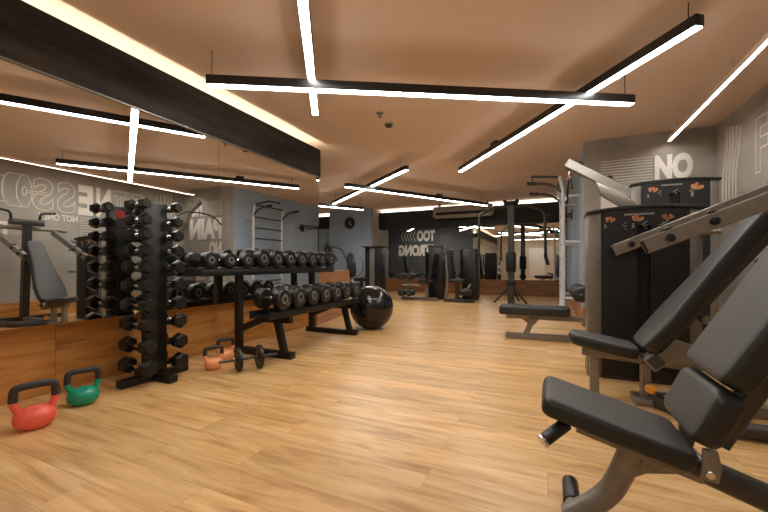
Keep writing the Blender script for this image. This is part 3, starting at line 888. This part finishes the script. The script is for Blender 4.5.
# ---------------------------------------------------------------- wall bars and pull-up frame on the blue side wall
WX = .25
t = thing('wall_bars', 'white stall bars with pull-up handles fixed to the blue side wall', 'wall bars', (WX, 7.7, 0))
for y in (7.15, 8.25):
    link('upright', MB().tube([(WX, y, .06), (WX, y, 2.28), (WX - .06, y, 2.56)], .033, .2, up=(0, 1, 0)), 'white_paint', t)
    link('foot', MB().tube([(WX + .0, y, .14), (WX - .14, y, .03), (WX - .2, y, .03)], .04, .06, up=(0, 1, 0)), 'white_paint', t)
    for z in (.4, 1.4, 2.2):
        link('wall_bracket', MB().span(WX, BX, y - .02, y + .02, z - .02, z + .02, .004), 'white_paint', t)
    ha = link('pull_up_arm', MB().tube([(WX, y, 2.26), (WX - .2, y, 2.44), (WX - .58, y, 2.48)], .024, .15, up=(0, 1, 0)), 'frame_dark', t)
    link('grip', MB().rod((WX - .44, y, 2.465), (WX - .60, y, 2.482), .032), 'rubber', ha)
link('pull_up_bar', MB().tube([(WX - .06, 7.15, 2.54), (WX - .06, 8.25, 2.54)], .022), 'frame_dark', t)
link('pull_up_bar', MB().tube([(WX - .06, 7.15, 2.55), (WX - .52, 7.15, 2.60), (WX - .52, 7.15 + .4, 2.60)], .022, .06), 'frame_dark', t)
for k in range(7):
    z = .55 + k * .28
    link('rung', MB().rod((WX, 7.13, z), (WX, 8.27, z), .021, n=12), 'frame_dark', t)
t = thing('looped_bar', 'small looped bar bracket high on the blue side wall beyond the wall bars', 'bracket', (BX, 9.55, 2.15))
link('wall_plate', MB().span(BX - .02, BX, 9.45, 9.65, 2.05, 2.28, .004), 'black_metal', t)
link('loop', MB().tube([(BX - .02, 9.35, 2.15), (BX - .5, 9.2, 2.18), (BX - .55, 9.55, 2.18), (BX - .5, 9.9, 2.18), (BX - .02, 9.75, 2.15)], .02, .12), 'black_metal', t)

# ---------------------------------------------------------------- cable column with two hanging arms
KX, KY = -.85, 9.7
t = thing('cable_column', 'dark cable column with two bent hanging arms in front of the far mirror', 'weight machine', (KX, KY, 0))
link('post', MB().tube([(KX, KY, 0), (KX, KY, 2.52)], (.16, .13), up=(0, 1, 0)), 'frame_dark', t)
link('pulley_box', MB().box((KX, KY - .02, 1.05), (.24, .22, .52), .05), 'black_metal', t)
link('lower_sleeve', MB().box((KX, KY, .52), (.22, .2, .16), .03), 'black_metal', t)
for a_ in (-2.6, -.55, 1.2):
    link('leg', MB().tube([(KX, KY, .45), (KX + .45 * math.cos(a_), KY + .45 * math.sin(a_), .03)], .024), 'black_metal', t)
link('head', MB().box((KX, KY, 2.54), (.34, .2, .10), .02), 'black_metal', t)
for sx in (-1, 1):
    link('head_pulley', MB().rod((KX + sx * .15, KY - .03, 2.60), (KX + sx * .15, KY + .03, 2.60), .045), 'black_metal', t)
    am = link('swing_arm', MB().tube([(KX + sx * .05, KY, 2.46), (KX + sx * .35, KY, 2.48), (KX + sx * .78, KY - .05, 2.30), (KX + sx * .80, KY - .05, 1.25)], .034, .14, up=(0, 1, 0)), 'frame_dark', t)
    link('grip', MB().tube([(KX + sx * .80, KY - .05, 1.27), (KX + sx * .80, KY - .05, 1.18), (KX + sx * .86, KY - .1, .98)], .042), 'rubber', am)

# ---------------------------------------------------------------- machines at the far wall
# leg machine (left): roller pads in front of a black tower
gx, gy = -3.05, 9.6
t = thing('leg_extension_machine', 'black leg extension machine with roller pads, left of the far mirror lettering', 'weight machine', (gx, gy, 0))
link('tower', MB().span(gx - .05, gx + .38, gy + .25, gy + .6, 0, 1.5, .03), 'shroud', t)
link('tower_cap', MB().span(gx - .07, gx + .40, gy + .23, gy + .62, 1.47, 1.54, .02), 'frame_dark', t)
link('seat', MB().pad(rrect(.42, .42, .06), .1, (gx, gy, .48), (1, 0, 0), (0, 1, 0), .03), 'vinyl_black', t)
link('backrest', MB().pad(rrect(.75, .42, .06), .1, (gx + .22, gy, .92), (.18, 0, 1), (0, 1, 0), .03), 'vinyl_black', t)
link('frame', MB().tube([(gx - .75, gy, .04), (gx + .3, gy, .04)], (.08, .08)).tube([(gx, gy, .05), (gx, gy, .5)], (.08, .1)).tube([(gx - .1, gy - .3, .42), (gx - .6, gy - .3, .42)], .025), 'frame', t)
for z, xx in ((.66, -.42), (.66, -.66), (.20, -.42), (.20, -.66)):
    link('roller_pad', MB().rod((gx + xx, gy - .34, z), (gx + xx, gy + .02, z), .09, bevel=.03, n=20), 'vinyl_black', t)
link('lever', MB().tube([(gx - .54, gy - .05, .70), (gx - .54, gy - .05, .15)], (.06, .05)).rod((gx - .42, gy - .4, .66), (gx - .42, gy + .1, .66), .018).rod((gx - .42, gy - .4, .20), (gx - .42, gy + .1, .20), .018), 'silver', t)
link('hand_lever', MB().tube([(gx + .1, gy - .28, .45), (gx + .05, gy - .32, .75), (gx - .1, gy - .32, .78)], .022, .06), 'black_metal', t)
# second machine
gx, gy = -2.22, 9.75
t = thing('leg_curl_machine', 'black seated machine with pale front leg and tall shroud, right of the leg extension', 'weight machine', (gx, gy, 0))
link('shroud', MB().span(gx + .06, gx + .47, gy + .2, gy + .58, 0, 1.42, .05), 'shroud', t)
link('side_panel', MB().span(gx + .47, gx + .488, gy + .24, gy + .55, .05, 1.36, .005), 'frame_dark', t)
link('seat', MB().pad(rrect(.44, .42, .06), .1, (gx + .02, gy - .1, .50), (1, 0, 0), (0, 1, 0), .03), 'vinyl_black', t)
link('backrest', MB().pad(rrect(.85, .40, .06), .11, (gx - .12, gy - .08, .98), (-.10, 0, 1), (0, 1, 0), .03), 'vinyl_black', t)
k = link('front_leg', MB().tube([(gx - .26, gy - .32, .02), (gx - .20, gy - .30, .60), (gx - .26, gy - .28, 1.25)], (.07, .06)), 'silver', t)
k['label'] = 'pale steel front leg'
link('base', MB().tube([(gx - .3, gy - .32, .04), (gx + .5, gy - .32, .04)], (.08, .08)).tube([(gx, gy - .32, .04), (gx, gy + .3, .04)], (.08, .08)).tube([(gx, gy - .1, .04), (gx, gy - .1, .5)], (.09, .09)), 'frame_dark', t)
link('foot_pad', MB().rod((gx + .15, gy - .45, .28), (gx + .45, gy - .45, .28), .09, bevel=.03, n=20), 'vinyl_black', t)
link('pad_arm', MB().tube([(gx + .3, gy - .45, .28), (gx + .35, gy - .1, .45)], .03), 'frame', t)
# tower by the pillar
gx, gy = -4.55, 9.1
t = thing('pulley_tower', 'tall slim pulley tower with steel strip in front of the clock wall corner', 'weight machine', (gx, gy, 0))
link('rear_shroud', MB().span(gx - .20, gx + .12, gy + .05, gy + .35, 0, 1.47, .01), 'shroud', t)
link('steel_strip', MB().span(gx - .02, gx + .14, gy - .02, gy + .05, 0, 1.46, .006), 'silver', t)
link('front_shroud', MB().span(gx + .15, gx + .34, gy - .05, gy + .3, 0, 1.45, .01), 'shroud', t)
link('top_plate', MB().span(gx - .24, gx + .38, gy - .08, gy + .38, 1.47, 1.50, .005), 'slot', t)
link('base_plate', MB().span(gx - .24, gx + .38, gy - .08, gy + .38, 0, .03, .005), 'frame_dark', t)
# seated machine behind the rack
gx, gy = -5.35, 9.7
t = thing('seated_press_machine', 'dark machine with rounded black backrest behind the low wood partition', 'weight machine', (gx, gy, 0))
link('backrest', MB().pad(smooth_poly([(0, -.2), (0, .2), (.5, .2), (.75, .13), (.75, -.13), (.5, -.2)], 2), .12, (gx - .05, gy, .60), (-.12, 0, 1), (0, 1, 0), .035), 'vinyl_black', t)
link('seat', MB().pad(rrect(.42, .42, .06), .1, (gx + .25, gy, .48), (1, 0, 0), (0, 1, 0), .03), 'vinyl_black', t)
link('base', MB().tube([(gx - .3, gy, .04), (gx + .6, gy, .04)], (.08, .08)).tube([(gx + .2, gy, .04), (gx + .2, gy, .5)], (.09, .09)).tube([(gx - .12, gy, .04), (gx - .15, gy, 1.0)], (.08, .08)), 'frame_dark', t)
for dy in (-.26, .26):
    link('lever_arm', MB().tube([(gx - .1, gy + dy, .5), (gx + .35, gy + dy, .72), (gx + .40, gy + dy, 1.1), (gx + .3, gy + dy, 1.15)], .026, .08), 'frame', t)
link('cross_bar', MB().rod((gx - .1, gy - .3, .5), (gx - .1, gy + .3, .5), .03), 'frame', t)
# machine glimpsed beyond the mirror edge
gx, gy = -6.35, 9.9
t = thing('chest_machine', 'dark blue-lit machine glimpsed just beyond the edge of the left mirror', 'weight machine', (gx, gy, 0))
link('backrest', MB().pad(smooth_poly([(0, -.18), (0, .18), (.7, .18), (.85, .1), (.85, -.1), (.7, -.18)], 2), .12, (gx, gy, .75), (-.1, 0, 1), (0, 1, 0), .035), 'vinyl_black', t)
link('seat', MB().pad(rrect(.42, .42, .06), .1, (gx + .28, gy, .5), (1, 0, 0), (0, 1, 0), .03), 'vinyl_black', t)
link('frame', MB().tube([(gx - .1, gy, .04), (gx - .16, gy, 1.7)], (.1, .1)).tube([(gx - .3, gy, .04), (gx + .6, gy, .04)], (.08, .08)).tube([(gx + .25, gy, .04), (gx + .25, gy, .52)], (.09, .09)), 'frame_dark', t)
for dy in (-.3, .3):
    link('press_arm', MB().tube([(gx - .15, gy + dy * .4, 1.6), (gx + .2, gy + dy, 1.5), (gx + .4, gy + dy, 1.1)], .03, .1), 'frame_dark', t)
